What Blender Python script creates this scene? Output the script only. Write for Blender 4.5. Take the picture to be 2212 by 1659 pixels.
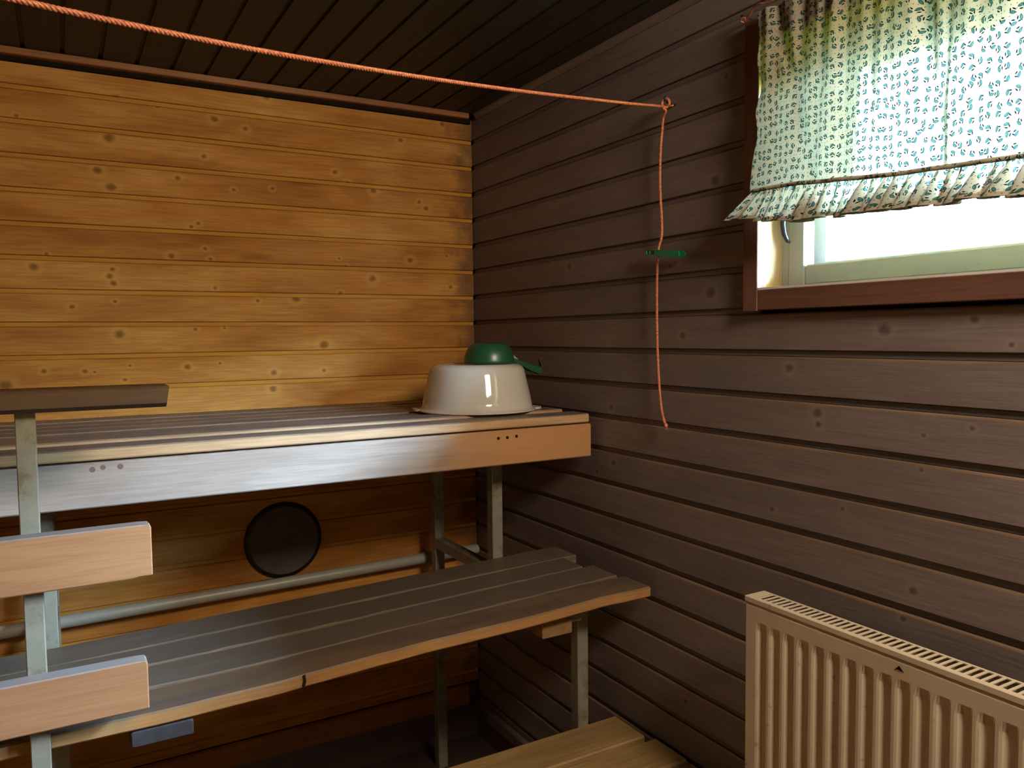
import bpy, bmesh, math, random
from mathutils import Vector, Matrix
random.seed(7)
C = bpy.context.scene.collection
for o in list(bpy.data.objects): bpy.data.objects.remove(o)
PI = math.pi

# ---------------------------------------------------------------- camera, world, lights, exposure
cam_d = bpy.data.cameras.new('camera'); cam = bpy.data.objects.new('camera', cam_d); C.objects.link(cam)
R_ = Vector((0.86715287, -0.49793012, -0.01055903)); U_ = Vector((0.03978483, 0.04812142, 0.99804884)); F_ = Vector((0.49645046, 0.86588101, -0.06153869))
M = Matrix((R_, U_, -F_)).transposed().to_4x4(); M.translation = Vector((-1.35568443, -2.64458734, 1.4))
cam.matrix_world = M
cam_d.sensor_fit = 'HORIZONTAL'; cam_d.sensor_width = 36.0; cam_d.lens = 1703.265 / 2212 * 36.0; cam_d.clip_start = 0.02
bpy.context.scene.camera = cam

world = bpy.data.worlds.new('World'); bpy.context.scene.world = world; world.use_nodes = True
wn = world.node_tree.nodes; wl = world.node_tree.links; wn.clear()
wo = wn.new('ShaderNodeOutputWorld'); bg = wn.new('ShaderNodeBackground')
bg.inputs['Color'].default_value = (0.50, 0.72, 1.0, 1); bg.inputs['Strength'].default_value = 440.0
wl.new(bg.outputs[0], wo.inputs[0])

sun_d = bpy.data.lights.new('sun', 'SUN'); sun = bpy.data.objects.new('sun', sun_d); C.objects.link(sun)
sun_d.energy = 11000.0; sun_d.color = (1.0, 0.93, 0.78); sun_d.angle = 0.01
sun.rotation_euler = Vector((-0.16, 0.72, -0.66)).to_track_quat('-Z', 'Y').to_euler()

# portal in the window opening: only guides the daylight sampling
pd = bpy.data.lights.new('window_portal', 'AREA'); pd.shape = 'RECTANGLE'; pd.size = 1.50; pd.size_y = 0.50; pd.cycles.is_portal = True
po = bpy.data.objects.new('window_portal', pd); C.objects.link(po); po.location = (0.215, -2.14, 1.765)
po.rotation_euler = (0, PI/2, 0); po.rotation_euler = Vector((-1, 0, 0)).to_track_quat('-Z', 'Y').to_euler()

# added fill light behind the photographer, in place of the bright curtain's glow
ld = bpy.data.lights.new('fill_light', 'AREA'); ld.shape = 'RECTANGLE'; ld.size = 0.4; ld.size_y = 0.4; ld.energy = 46.0; ld.color = (1.0, 0.85, 0.65)
lo = bpy.data.objects.new('fill_light', ld); C.objects.link(lo); lo.location = (-0.40, -2.70, 2.13)
lo.rotation_euler = Vector((-0.30, 0.9, -0.75)).to_track_quat('-Z', 'Y').to_euler()

vs = bpy.context.scene.view_settings
vs.view_transform = 'Standard'; vs.look = 'None'; vs.exposure = 0.0; vs.gamma = 1.0; vs.use_curve_mapping = False

# ---------------------------------------------------------------- helpers
def link(name, me, mat=None, parent=None):
    o = bpy.data.objects.new(name, me); C.objects.link(o)
    if mat is not None: me.materials.append(mat)
    if parent is not None: o.parent = parent
    return o
def tag(o, label=None, cat=None, group=None, kind=None):
    if label: o['label'] = label
    if cat: o['category'] = cat
    if group: o['group'] = group
    if kind: o['kind'] = kind
    return o
def empty(name, loc=(0, 0, 0)):
    o = bpy.data.objects.new(name, None); C.objects.link(o); o.location = loc; o.empty_display_size = 0.05
    return o
def mesh(name, vs_, fs):
    me = bpy.data.meshes.new(name); me.from_pydata(vs_, [], fs); me.update(); return me
class MB:
    """collects shapes, builds one mesh object in the parent's local space"""
    def __init__(s): s.v = []; s.f = []
    def add(s, v, f):
        n = len(s.v); s.v += [tuple(p) for p in v]; s.f += [tuple(i + n for i in q) for q in f]; return s
    def box(s, a, b):
        x0, y0, z0 = a; x1, y1, z1 = b
        return s.add([(x0,y0,z0),(x1,y0,z0),(x1,y1,z0),(x0,y1,z0),(x0,y0,z1),(x1,y0,z1),(x1,y1,z1),(x0,y1,z1)],
                     [(0,3,2,1),(4,5,6,7),(0,1,5,4),(1,2,6,5),(2,3,7,6),(3,0,4,7)])
    def loft(s, rings, cap=True, close=False):
        n = len(rings[0]); v = [p for r in rings for p in r]; f = []
        m = len(rings)
        for i in range(m if close else m - 1):
            a = i * n; b = ((i + 1) % m) * n
            for j in range(n):
                k = (j + 1) % n; f.append((a + j, a + k, b + k, b + j))
        if cap and not close: f.append(tuple(range(n - 1, -1, -1))); f.append(tuple((m - 1) * n + j for j in range(n)))
        return s.add(v, f)
    def bevbox(s, a, b, r=0.003, axis=0, st=None, off=None):
        """chamfered bar along axis; st = stations along it, off(t, (u,v)) -> (du,dv)"""
        ax = [0, 1, 2]; ax.remove(axis); u0, v0 = a[ax[0]], a[ax[1]]; u1, v1 = b[ax[0]], b[ax[1]]
        t0, t1 = a[axis], b[axis]
        pr = [(u0+r,v0),(u1-r,v0),(u1,v0+r),(u1,v1-r),(u1-r,v1),(u0+r,v1),(u0,v1-r),(u0,v0+r)]
        ts = st or [t0, t1]; rings = []
        cu, cv = (u0+u1)/2, (v0+v1)/2
        e = r * 0.7
        ts2 = [(ts[0], 1)] + [(ts[0] + e, 0)] + [(t, 0) for t in ts[1:-1]] + [(ts[-1] - e, 0), (ts[-1], 1)]
        for t, k in ts2:
            ring = []
            for (u, v) in pr:
                if k: u += -e if u > cu else e; v += -e if v > cv else e
                du, dv = off(t, u, v) if off else (0, 0)
                p = [0, 0, 0]; p[axis] = t; p[ax[0]] = u + du; p[ax[1]] = v + dv; ring.append(tuple(p))
            rings.append(ring)
        return s.loft(rings)
    def tube(s, pts, r, n=8, cap=True):
        pts = [Vector(p) for p in pts]; rings = []; up = None
        for i, p in enumerate(pts):
            d = (pts[min(i+1, len(pts)-1)] - pts[max(i-1, 0)]).normalized()
            if up is None: up = d.orthogonal().normalized()
            up = (up - d * up.dot(d)).normalized(); w = d.cross(up)
            rr = r[i] if isinstance(r, (list, tuple)) else r
            rings.append([tuple(p + (up * math.cos(2*PI*k/n) + w * math.sin(2*PI*k/n)) * rr) for k in range(n)])
        return s.loft(rings, cap)
    def lathe(s, prof, n=48, c=(0, 0, 0)):
        rings = [[(c[0] + r*math.cos(2*PI*k/n), c[1] + r*math.sin(2*PI*k/n), c[2] + z) for k in range(n)] for r, z in prof]
        return s.loft(rings, cap=False)
    def build(s, name, mat=None, parent=None, origin=None, smooth=False, fixn=True):
        v = s.v
        if origin: v = [(p[0]-origin[0], p[1]-origin[1], p[2]-origin[2]) for p in v]
        me = mesh(name, v, s.f)
        if fixn:
            bm = bmesh.new(); bm.from_mesh(me); bmesh.ops.recalc_face_normals(bm, faces=bm.faces); bm.to_mesh(me); bm.free()
        o = link(name, me, mat, parent)
        if smooth:
            for p in me.polygons: p.use_smooth = True
            if smooth != True:
                me.set_sharp_from_angle(angle=math.radians(smooth))
        return o
def interp(tab, x):
    tab = sorted(tab)
    if x <= tab[0][0]: return tab[0][1]
    for (a, va), (b, vb) in zip(tab, tab[1:]):
        if x <= b: return va + (vb - va) * (x - a) / (b - a)
    return tab[-1][1]
def twist_rope(pts, R, pitch=0.016, strands=3, step=0.0022, nseg=6):
    """laid cord: strands winding about a path, one mesh"""
    P = [Vector(p) for p in pts]
    # catmull-rom resample
    cr = []
    for i in range(len(P)-1):
        p0 = P[max(i-1,0)]; p1 = P[i]; p2 = P[i+1]; p3 = P[min(i+2,len(P)-1)]
        L = (p2-p1).length; n = max(2, int(L/step))
        for k in range(n):
            t = k/n
            cr.append(0.5*((2*p1)+(-p0+p2)*t+(2*p0-5*p1+4*p2-p3)*t*t+(-p0+3*p1-3*p2+p3)*t*t*t))
    cr.append(P[-1])
    m = MB(); up = None; fr = []; s = 0
    for i, p in enumerate(cr):
        d = (cr[min(i+1,len(cr)-1)] - cr[max(i-1,0)]).normalized()
        if up is None: up = d.orthogonal().normalized()
        up = (up - d*up.dot(d)).normalized(); w = d.cross(up)
        if i: s += (p - cr[i-1]).length
        fr.append((p, up.copy(), w, s))
    for k in range(strands):
        path = [p + (u*math.cos(2*PI*(s/pitch + k/strands)) + w*math.sin(2*PI*(s/pitch + k/strands)))*R*0.46 for p, u, w, s in fr]
        m.tube(path, R*0.54, nseg)
    return m

# ---------------------------------------------------------------- material helpers
class NT:
    def __init__(s, name):
        s.m = bpy.data.materials.new(name); s.m.use_nodes = True; s.t = s.m.node_tree; s.n = s.t.nodes; s.l = s.t.links; s.n.clear()
        s.out = s.n.new('ShaderNodeOutputMaterial')
    def node(s, ty, ins=None, **kw):
        nd = s.n.new(ty)
        for k, v in kw.items(): setattr(nd, k, v)
        for k, v in (ins or {}).items(): s.set(nd.inputs[k], v)
        return nd
    def set(s, inp, v):
        if isinstance(v, bpy.types.NodeSocket): s.l.new(v, inp)
        elif isinstance(v, bpy.types.Node): s.l.new(v.outputs[0], inp)
        else:
            if isinstance(v, tuple) and len(v) == 3 and inp.type == 'RGBA': v = v + (1,)
            inp.default_value = v
    def math(s, op, a, b=0.0, c=0.0, clamp=False): return s.node('ShaderNodeMath', {0: a, 1: b, 2: c}, operation=op, use_clamp=clamp).outputs[0]
    def vmath(s, op, a, b=(0, 0, 0)):
        nd = s.node('ShaderNodeVectorMath', {0: a, 1: b}, operation=op)
        return nd.outputs['Value'] if op in ('LENGTH', 'DISTANCE', 'DOT_PRODUCT') else nd.outputs[0]
    def noise(s, vec, scale=5, detail=3, rough=0.5, dist=0.0): return s.node('ShaderNodeTexNoise', {'Vector': vec, 'Scale': scale, 'Detail': detail, 'Roughness': rough, 'Distortion': dist}).outputs[0]
    def rng(s, v, a, b, c=0.0, d=1.0, smooth=True): return s.node('ShaderNodeMapRange', {0: v, 1: a, 2: b, 3: c, 4: d}, interpolation_type='SMOOTHSTEP' if smooth else 'LINEAR').outputs[0]
    def mix(s, f, a, b, mode='MIX'):
        nd = s.node('ShaderNodeMix', {0: f}, data_type='RGBA', blend_type=mode); s.set(nd.inputs[6], a); s.set(nd.inputs[7], b); return nd.outputs[2]
    def ramp(s, f, stops):
        nd = s.node('ShaderNodeValToRGB', {0: f}); e = nd.color_ramp.elements
        while len(e) < len(stops): e.new(0.5)
        for el, (p, c) in zip(e, stops): el.position = p; el.color = tuple(c) + (1,)
        return nd.outputs[0]
    def bsdf(s, col, rough=0.5, spec=0.5, metal=0.0, bump=None, bstr=0.3, bdist=0.002, **kw):
        ins = {'Base Color': col, 'Roughness': rough, 'Metallic': metal, 'Specular IOR Level': spec}; ins.update(kw)
        b = s.node('ShaderNodeBsdfPrincipled', ins)
        if bump is not None:
            bp = s.node('ShaderNodeBump', {'Height': bump, 'Strength': bstr, 'Distance': bdist}); s.l.new(bp.outputs[0], b.inputs['Normal'])
        return b
    def done(s, sh): s.l.new(sh.outputs[0] if isinstance(sh, bpy.types.Node) else sh, s.out.inputs[0]); return s.m
def S(r, g, b):
    f = lambda c: (c/255/12.92) if c/255 <= 0.04045 else ((c/255+0.055)/1.055)**2.4
    return (f(r), f(g), f(b))

def wood(name, cols, axis=0, knots=(), kaxis=None, rnd=True, grime=None, rough=0.5, streak=0.35, mott=0.5, spec=0.35, randknots=0.0, edge=None, bright=0.0):
    """cols = (dark, mid, light); axis = along the grain; knots = [(along, z, r)] in object coordinates"""
    t = NT(name); tc = t.node('ShaderNodeTexCoord').outputs['Object']
    info = t.node('ShaderNodeObjectInfo').outputs['Random']
    sc = [26.0, 26.0, 26.0]; sc[axis] = 0.9
    off = t.node('ShaderNodeCombineXYZ', {0: t.math('MULTIPLY', info, 37.0), 1: t.math('MULTIPLY', info, 91.0), 2: t.math('MULTIPLY', info, 53.0)}).outputs[0]
    p = t.vmath('ADD', tc, off) if rnd else tc
    warp = t.vmath('MULTIPLY', t.node('ShaderNodeTexNoise', {'Vector': p, 'Scale': 3.0, 'Detail': 2.0}).outputs['Color'], (0.02, 0.02, 0.02))
    q = t.vmath('MULTIPLY', t.vmath('ADD', p, warp), tuple(sc))
    g1 = t.noise(q, 3.0, 5, 0.65)
    sc2 = [9.0, 9.0, 9.0]; sc2[axis] = 2.2
    g2 = t.noise(t.vmath('MULTIPLY', p, tuple(sc2)), 1.0, 3, 0.55, 0.4)
    f = t.math('ADD', t.math('MULTIPLY', t.math('SUBTRACT', g1, 0.5), streak*2), t.math('MULTIPLY', t.math('SUBTRACT', g2, 0.5), mott*2.2))
    f = t.math('ADD', f, t.math('ADD', 0.5, t.math('MULTIPLY', t.math('SUBTRACT', info, 0.5), 0.22)), clamp=True)
    col = t.ramp(f, [(0.0, cols[0]), (0.5, cols[1]), (1.0, cols[2])])
    fine = t.noise(q, 9.0, 2, 0.5)
    col = t.mix(t.rng(fine, 0.38, 0.72, 0.0, 0.38), col, cols[0])
    if randknots:
        vsc = [7.0, 7.0, 7.0]; vsc[axis] = 3.0
        vo = t.node('ShaderNodeTexVoronoi', {'Vector': t.vmath('MULTIPLY', p, tuple(vsc)), 'Scale': 1.0, 'Randomness': 1.0})
        k = t.rng(vo.outputs['Distance'], 0.03, 0.09, 1.0, 0.0)
        col = t.mix(t.math('MULTIPLY', k, randknots), col, tuple(c*0.25 for c in cols[0]))
    if knots:
        acc = None; halo = None
        for (a, z, r) in knots:
            ctr = [0, 0, 0]; ctr[kaxis] = a; ctr[2] = z
            sx = [0, 0, 0]; sx[kaxis] = 0.85/r; sx[2] = 1.0/r
            d = t.vmath('LENGTH', t.vmath('MULTIPLY', t.vmath('SUBTRACT', tc, tuple(ctr)), tuple(sx)))
            acc = d if acc is None else t.math('MINIMUM', acc, d)
        acc = t.math('ADD', acc, t.math('MULTIPLY', t.math('SUBTRACT', t.noise(tc, 90, 2), 0.5), 0.7))
        col = t.mix(t.rng(acc, 0.9, 3.0, 0.40, 0.0), col, cols[2])
        col = t.mix(t.rng(acc, 0.35, 1.45, 0.66, 0.0), col, tuple(c*0.30 for c in cols[0]))
    if grime is not None:
        gcol, (axn, lo_, hi_) = grime        # dirt worn into the upward faces
        nz = t.node('ShaderNodeSeparateXYZ', {0: t.node('ShaderNodeTexCoord').outputs['Normal']}).outputs[2]
        gm = t.noise(t.vmath('MULTIPLY', p, tuple(sc2)), 2.0, 5, 0.6, 0.6)
        gf = t.math('MULTIPLY', t.rng(nz, 0.3, 0.9), t.rng(gm, 0.35, 0.62, lo_, hi_))
        col = t.mix(gf, col, gcol)
    if edge is not None:                      # end tint: dark stain on the back wall, painted warm light on the fascia
        ecol, pos, w = edge
        ex = t.node('ShaderNodeSeparateXYZ', {0: tc}).outputs[kaxis if kaxis is not None else axis]
        en = t.noise(tc, 14, 3, 0.6)
        ef = t.rng(t.math('ADD', ex, t.math('MULTIPLY', t.math('SUBTRACT', en, 0.5), 0.28)), pos - w, pos, 0.0, 0.75)
        col = t.mix(ef, col, ecol)
    rn = t.math('ADD', rough - 0.1, t.math('MULTIPLY', g1, 0.25))
    return t.done(t.bsdf(col, rn, spec, bump=t.math('ADD', g1, t.math('MULTIPLY', fine, 0.5)), bstr=0.25, bdist=0.0015))

def plain(name, col, rough=0.5, spec=0.5, metal=0.0, var=0.15, vscale=12, dirt=None, bump=0.0):
    t = NT(name); tc = t.node('ShaderNodeTexCoord').outputs['Object']
    n = t.noise(tc, vscale, 5, 0.6)
    c = t.mix(t.rng(n, 0.3, 0.7, 0.0, var), col, tuple(k*0.4 for k in col))
    if dirt:
        d = t.noise(tc, dirt[1], 6, 0.7)
        c = t.mix(t.rng(d, dirt[2], dirt[2] + 0.12, 0.0, dirt[3]), c, dirt[0])
    return t.done(t.bsdf(c, t.math('ADD', rough - 0.06, t.math('MULTIPLY', n, 0.12)), spec, metal, bump=n if bump else None, bstr=bump))

BACK = (S(130, 78, 34), S(180, 122, 58), S(208, 156, 84))
RIGHT = (S(86, 75, 71), S(114, 100, 96), S(134, 118, 112))
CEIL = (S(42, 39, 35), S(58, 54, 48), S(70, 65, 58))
m_black = plain('dark_void', S(30, 24, 20), 0.9, 0.1)
m_tube = plain('painted_steel_tube', S(138, 134, 118), 0.42, 0.5, 0.2, 0.3, 30, (S(104, 84, 60), 14, 0.52, 0.7), 0.1)
m_trimw = wood('window_trim_wood', (S(78, 50, 42), S(104, 70, 58), S(120, 84, 70)), axis=1, rough=0.45)
m_trimwv = wood('window_trim_wood_upright', (S(78, 50, 42), S(104, 70, 58), S(120, 84, 70)), axis=2, rough=0.45)
m_white = plain('white_painted_frame', S(212, 208, 206), 0.35, 0.5, 0.0, 0.12, 20, (S(120, 112, 96), 60, 0.66, 0.5))
m_jamb = wood('jamb_pine', (S(196, 146, 98), S(226, 186, 144), S(238, 206, 170)), axis=2, rough=0.35, streak=0.2)
m_black_metal = plain('dark_grey_metal', S(70, 72, 74), 0.35, 0.5, 0.7)

# ---------------------------------------------------------------- structure: floor, slabs, boards
P = 0.0951; FL = -0.13; CZ = 2.208; XL = -2.5; YF = -3.6
fo = MB().box((XL - 0.1, YF - 0.1, FL - 0.1), (0.2, 0.15, FL)).build('floor', plain('floor_vinyl', S(72, 58, 50), 0.4, 0.5, 0, 0.3, 6)); tag(fo, 'dark brown vinyl floor under the benches', kind='structure')
KB=[(-0.743,2.179,0.0105),(-1.181,2.113,0.0110),(-0.905,2.087,0.0102),(-0.811,2.068,0.0074),(-0.605,2.105,0.0077),(-1.203,1.995,0.0137),(-0.693,2.017,0.0061),(-0.939,1.968,0.0072),(-0.282,2.091,0.0082),(-0.120,2.167,0.0084),(-1.237,1.897,0.0109),(-1.203,1.852,0.0124),(-1.018,1.894,0.0071),(-0.853,1.872,0.0059),(-0.732,1.886,0.0060),(-0.476,1.923,0.0079),(-0.521,1.958,0.0078),(-0.386,1.907,0.0097),(-0.216,1.880,0.0066),(-0.189,1.860,0.0083),(-0.984,1.748,0.0058),(-0.866,1.820,0.0074),(-0.254,1.672,0.0099),(-0.110,1.693,0.0051),(-0.514,1.669,0.0047),(-0.963,1.760,0.0058),(-1.376,1.648,0.0053),(-1.409,1.609,0.0106),(-1.208,1.609,0.0069),(-1.216,1.588,0.0083),(-1.207,1.568,0.0083),(-1.204,1.514,0.0055),(-0.945,1.682,0.0058),(-1.044,1.655,0.0086),(-0.930,1.650,0.0058),(-0.396,1.603,0.0113),(-0.491,1.644,0.0048),(-0.096,1.580,0.0068),(-0.664,1.530,0.0123),(-0.513,1.552,0.0063),(-0.919,1.560,0.0059),(-0.895,1.433,0.0044),(-0.574,1.375,0.0142),(-0.982,1.430,0.0058),(-1.196,1.416,0.0125),(-1.292,1.308,0.0068),(-1.396,1.311,0.0067),(-1.318,1.497,0.0068),(-1.266,1.305,0.0041),(-1.172,1.321,0.0042),(-1.009,1.312,0.0087),(-0.912,1.321,0.0044),(-0.744,1.286,0.0092),(-0.748,1.232,0.0107),(-0.576,1.288,0.0063),(-0.416,1.445,0.0065),(-1.491,1.273,0.0144),(-0.789,1.521,0.0060),(-1.186,1.279,0.0056),(-1.434,2.030,0.0052),(-1.068,2.104,0.0056)]
KR=[(-1.252,1.759,0.0120),(-1.698,1.404,0.0114),(-1.868,1.419,0.0071),(-1.239,1.497,0.0133),(-1.549,1.233,0.0096),(-1.552,1.209,0.0067),(-1.142,1.395,0.0093),(-1.476,1.324,0.0089),(-1.767,0.919,0.0077),(-1.748,0.860,0.0052),(-1.781,1.211,0.0042),(-1.778,1.147,0.0042),(-0.777,0.997,0.0068),(-0.856,1.035,0.0092),(-0.845,1.193,0.0079),(-0.639,1.608,0.0099),(-1.433,1.010,0.0062),(-1.287,1.989,0.0064),(-1.094,1.571,0.0059),(-1.513,1.262,0.0049),(-0.970,1.551,0.0062),(-1.613,1.044,0.0047),(-1.869,1.232,0.0048),(-1.155,0.459,0.0071),(-0.896,0.401,0.0053),(-1.008,0.689,0.0050),(-1.929,1.376,0.0046),(-0.235,1.536,0.0081),(-1.731,0.748,0.0044)]
TON = 0.0145
def board_profile(zb, zt, tongue=True, d=0.006, c=0.0035):
    """(depth, z) outline of one panel board; depth 0 = face, positive = into the wall"""
    pr = [(c + 0.001, zt), (0.0012, zt - c*0.5), (0.0, zt - c*1.3), (0.0, zb + 0.0016), (0.0014, zb)]
    if tongue:
        zl = zb - TON - 0.003
        pr += [(d + 0.004, zb), (d + 0.004, zb - 0.0012), (d, zb - 0.0018), (d, zb - TON + 0.0012), (d + 0.003, zb - TON + 0.0006), (d + 0.003, zl)]
    else: zl = zb
    pr += [(d + 0.0075, zl), (d + 0.0075, zt)]
    return pr
def wall_boards(wall, z0, face, along, a0, a1, sign, matf, ztop, zbot, cuts=None, d=0.006, tmat=None, emat=None):
    """boards run horizontally; along axis 0 or 1; the normal axis carries the depth"""
    k = 0
    while True:
        zb = z0 - k*P; zt = min(z0 - (k-1)*P - TON, ztop)
        k += 1
        if zb >= ztop: continue
        if zt <= zbot: break
        last = zb < zbot
        zb = max(zb, zbot)
        spans = [(a0, a1)]
        if cuts and zt > cuts[2] and zb < cuts[3]: spans = [(a0, cuts[0]), (cuts[1], a1)]
        for (s0, s1) in spans:
            if abs(s1 - s0) < 0.02: continue
            j0 = random.uniform(-0.0012, 0.0006)
            rings = []
            for a in (s0, s1):
                ring = []
                for (dp, z) in board_profile(zb, zt, not last, d):
                    n_ = face + sign*(dp + j0 + 0.0006)
                    ring.append((a, n_, z) if along == 0 else (n_, a, z))
                rings.append(ring)
            o = MB().loft(rings).build('board', matf(zb, zt), wall)
            if tmat:
                o.data.materials.append(tmat)
                for p in o.data.polygons:
                    if p.center.z < zb - 0.0013 and len(p.vertices) == 4: p.material_index = 1
                if emat:
                    o.data.materials.append(emat)
                    for p in o.data.polygons:
                        if len(p.vertices) == 4 and zt - 0.0036 < p.center.z < zt - 0.0003: p.material_index = 2
# back wall
wb = MB().box((XL, 0.0146, FL), (0.0146, 0.12, CZ + 0.03)).build('wall_back', m_black); tag(wb, 'orange-brown varnished pine panel wall behind the benches', kind='structure')
def back_mat(zb, zt):
    ks = [k for k in KB if zb - TON < k[1] < zt]
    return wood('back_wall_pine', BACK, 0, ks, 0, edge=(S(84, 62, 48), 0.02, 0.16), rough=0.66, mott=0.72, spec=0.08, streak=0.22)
wall_boards(wb, 2.119, 0.0, 0, XL, -0.001, 1, back_mat, 2.196, 0.075, d=0.005, tmat=wood('back_tongue_pine', (S(152, 98, 40), S(186, 130, 54), S(202, 148, 68)), 0, mott=0.2, rough=0.7, spec=0.06))
# right wall with the window hole
WY0, WY1, WZ0, WZ1 = -1.3855, -2.897, 1.490, 2.026
wr = MB().box((0.0146, YF, FL), (0.20, 0.12, WZ0)).box((0.0145, YF, WZ1), (0.20, 0.12, CZ + 0.03)).box((0.0145, WY0, WZ0), (0.20, 0.12, WZ1)).box((0.0145, YF, WZ0), (0.20, WY1, WZ1)).build('wall_right', m_black)
tag(wr, 'dark brown pine panel wall with the curtained window', kind='structure')
def right_mat(zb, zt):
    ks = [k for k in KR if zb - TON < k[1] < zt]
    return wood('right_wall_pine', RIGHT, 1, ks, 1, rough=0.5, mott=0.35, streak=0.22)
wall_boards(wr, 1.362 + 8*P, 0.0, 1, 0.0, YF, 1, right_mat, 2.20, FL, cuts=(WY0, WY1, WZ0, WZ1), d=0.0068, tmat=wood('right_tongue_pine', (S(78, 70, 70), S(98, 90, 92), S(112, 104, 106)), 1, mott=0.2), emat=wood('right_worn_edge', (S(80, 62, 50), S(106, 84, 66), S(130, 102, 78)), 1, mott=0.6))
# unseen walls close the room
m_side = wood('side_wall_pine', BACK, 1, rough=0.5)
wlft = MB().box((XL - 0.12, YF, FL), (XL, 0.12, CZ + 0.03)).build('wall_left', m_side); tag(wlft, 'pine wall on the left outside the view', kind='structure')
wf = MB().box((XL - 0.1, YF - 0.12, FL), (0.2, YF, CZ + 0.03)).build('wall_front', wood('front_wall_pine', BACK, 0, rough=0.5)); tag(wf, 'pine wall behind the photographer', kind='structure')
# ceiling with boards running away from the camera
ce = MB().box((XL - 0.1, YF - 0.1, CZ + 0.014), (0.2, 0.12, CZ + 0.12)).build('ceiling', m_black); tag(ce, 'dark brown board ceiling', kind='structure')
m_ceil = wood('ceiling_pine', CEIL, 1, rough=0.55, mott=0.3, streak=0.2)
xk = -0.084
while xk > XL + 0.05:
    xa, xb = xk - P + 0.0115, xk
    pr = [(xa, CZ), (xb, CZ), (xb + 0.0005, CZ + 0.0075), (xb + 0.013, CZ + 0.0075), (xb + 0.013, CZ + 0.014), (xa, CZ + 0.014)]
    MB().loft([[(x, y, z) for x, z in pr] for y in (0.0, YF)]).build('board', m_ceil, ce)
    xk -= P
MB().loft([[(x, y, z) for x, z in [(-0.0725, CZ), (0.0, CZ), (0.0, CZ + 0.014), (-0.0725, CZ + 0.014)]] for y in (0.0, YF)]).build('board', m_ceil, ce)
# ceiling strips
m_strip = wood('trim_pine', (S(104, 62, 32), S(142, 92, 50), S(168, 112, 64)), 0, rough=0.45)
t1 = MB().bevbox((XL, -0.040, 2.188), (-0.030, -0.012, 2.2075), 0.002).build('trim_1', m_strip); tag(t1, 'narrow brown strip along the top of the back wall', kind='structure')
t1b = MB().box((XL, -0.014, 2.176), (-0.012, 0.001, 2.2075)).build('trim_2', m_black); tag(t1b, 'dark strip painted in for the shaded gap behind the ceiling strip', kind='structure')  # black strip paints the shaded gap under the ceiling
m_strip_r = wood('right_trim_pine', RIGHT, 1, rough=0.45)
t2 = MB().loft([[(0.001, y, 2.207), (-0.016, y, 2.207), (-0.016, y, 2.201), (-0.004, y, 2.188), (0.001, y, 2.188)] for y in (-0.045, YF)]).build('trim_3', m_strip_r); tag(t2, 'dark cove strip between right wall and ceiling', kind='structure')
# foot of the walls: vinyl upstand and bottom strip
m_vin = plain('vinyl_upstand', S(80, 62, 56), 0.4, 0.5, 0, 0.3, 6)
bb = MB().box((XL, -0.006, FL), (0.0, 0.014, -0.002)).box((-0.06, 0.002, -0.002), (0.0, 0.014, 0.073)).build('baseboard_back', m_vin); tag(bb, 'dark vinyl upstand at the foot of the back wall', kind='structure')
br = MB().box((-0.010, YF, FL), (0.0, -0.0, -0.045)).build('baseboard_right', m_vin); tag(br, 'dark vinyl upstand at the foot of the right wall', kind='structure')
t3 = MB().bevbox((XL, -0.022, -0.002), (-0.052, 0.001, 0.074), 0.004).build('trim_4', wood('foot_board_pine', (S(110, 66, 34), S(150, 96, 50), S(174, 116, 62)), 0, rough=0.45)); tag(t3, 'pine foot board along the bottom of the back wall', kind='structure')
t4 = MB().bevbox((-0.024, YF, -0.045), (-0.001, -0.10, 0.0), 0.005, axis=1).build('trim_5', m_strip_r); tag(t4, 'dark foot strip along the right wall', kind='structure')

# ---------------------------------------------------------------- window
win = empty('window_1', (0, -1.896, WZ0)); tag(win, 'small high window with brown casing and white sash', kind='structure')
wo_ = (0, -1.896, WZ0)
def wpart(mb, name, mat, smooth=False, parent=None): 
    o = mb.build(name, mat, win if parent is None else parent, origin=wo_ if parent is None else wo_, smooth=smooth); return o
TO, TI = -1.362, -1.4035      # outer and inner edge of the left casing
wpart(MB().bevbox((-0.022, TI, 1.4475), (0.0005, TO, 2.078), 0.0015, axis=2), 'casing_board', m_trimwv)
wpart(MB().bevbox((-0.022, -2.942, 1.4475), (0.0005, -2.89, 2.078), 0.0015, axis=2), 'casing_board', m_trimwv)
wpart(MB().bevbox((-0.020, -2.889, 1.4495), (0.0005, TI - 0.0008, 1.494), 0.0015, axis=1), 'casing_board', m_trimw)
wpart(MB().bevbox((-0.020, -2.889, 2.012), (0.0005, TI - 0.0008, 2.076), 0.0015, axis=1), 'casing_board', m_trimw)
# linings of the reveal
wpart(MB().box((0.0005, -1.392, 1.494), (0.012, -1.386, 2.03)), 'lining_edge', m_white)
wpart(MB().box((0.0125, -1.392, 1.496), (0.069, -1.384, 2.03)), 'jamb_lining', m_jamb)
wpart(MB().box((0.0005, -2.90, 1.496), (0.069, -2.885, 2.03)), 'jamb_lining', m_jamb)
wpart(MB().box((-0.018, -2.885, 1.488), (0.069, -1.3925, 1.4985)), 'sill_lining', m_white)
wpart(MB().box((0.0005, -2.885, 2.012), (0.069, -1.3925, 2.03)), 'head_lining', m_white)
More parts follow.
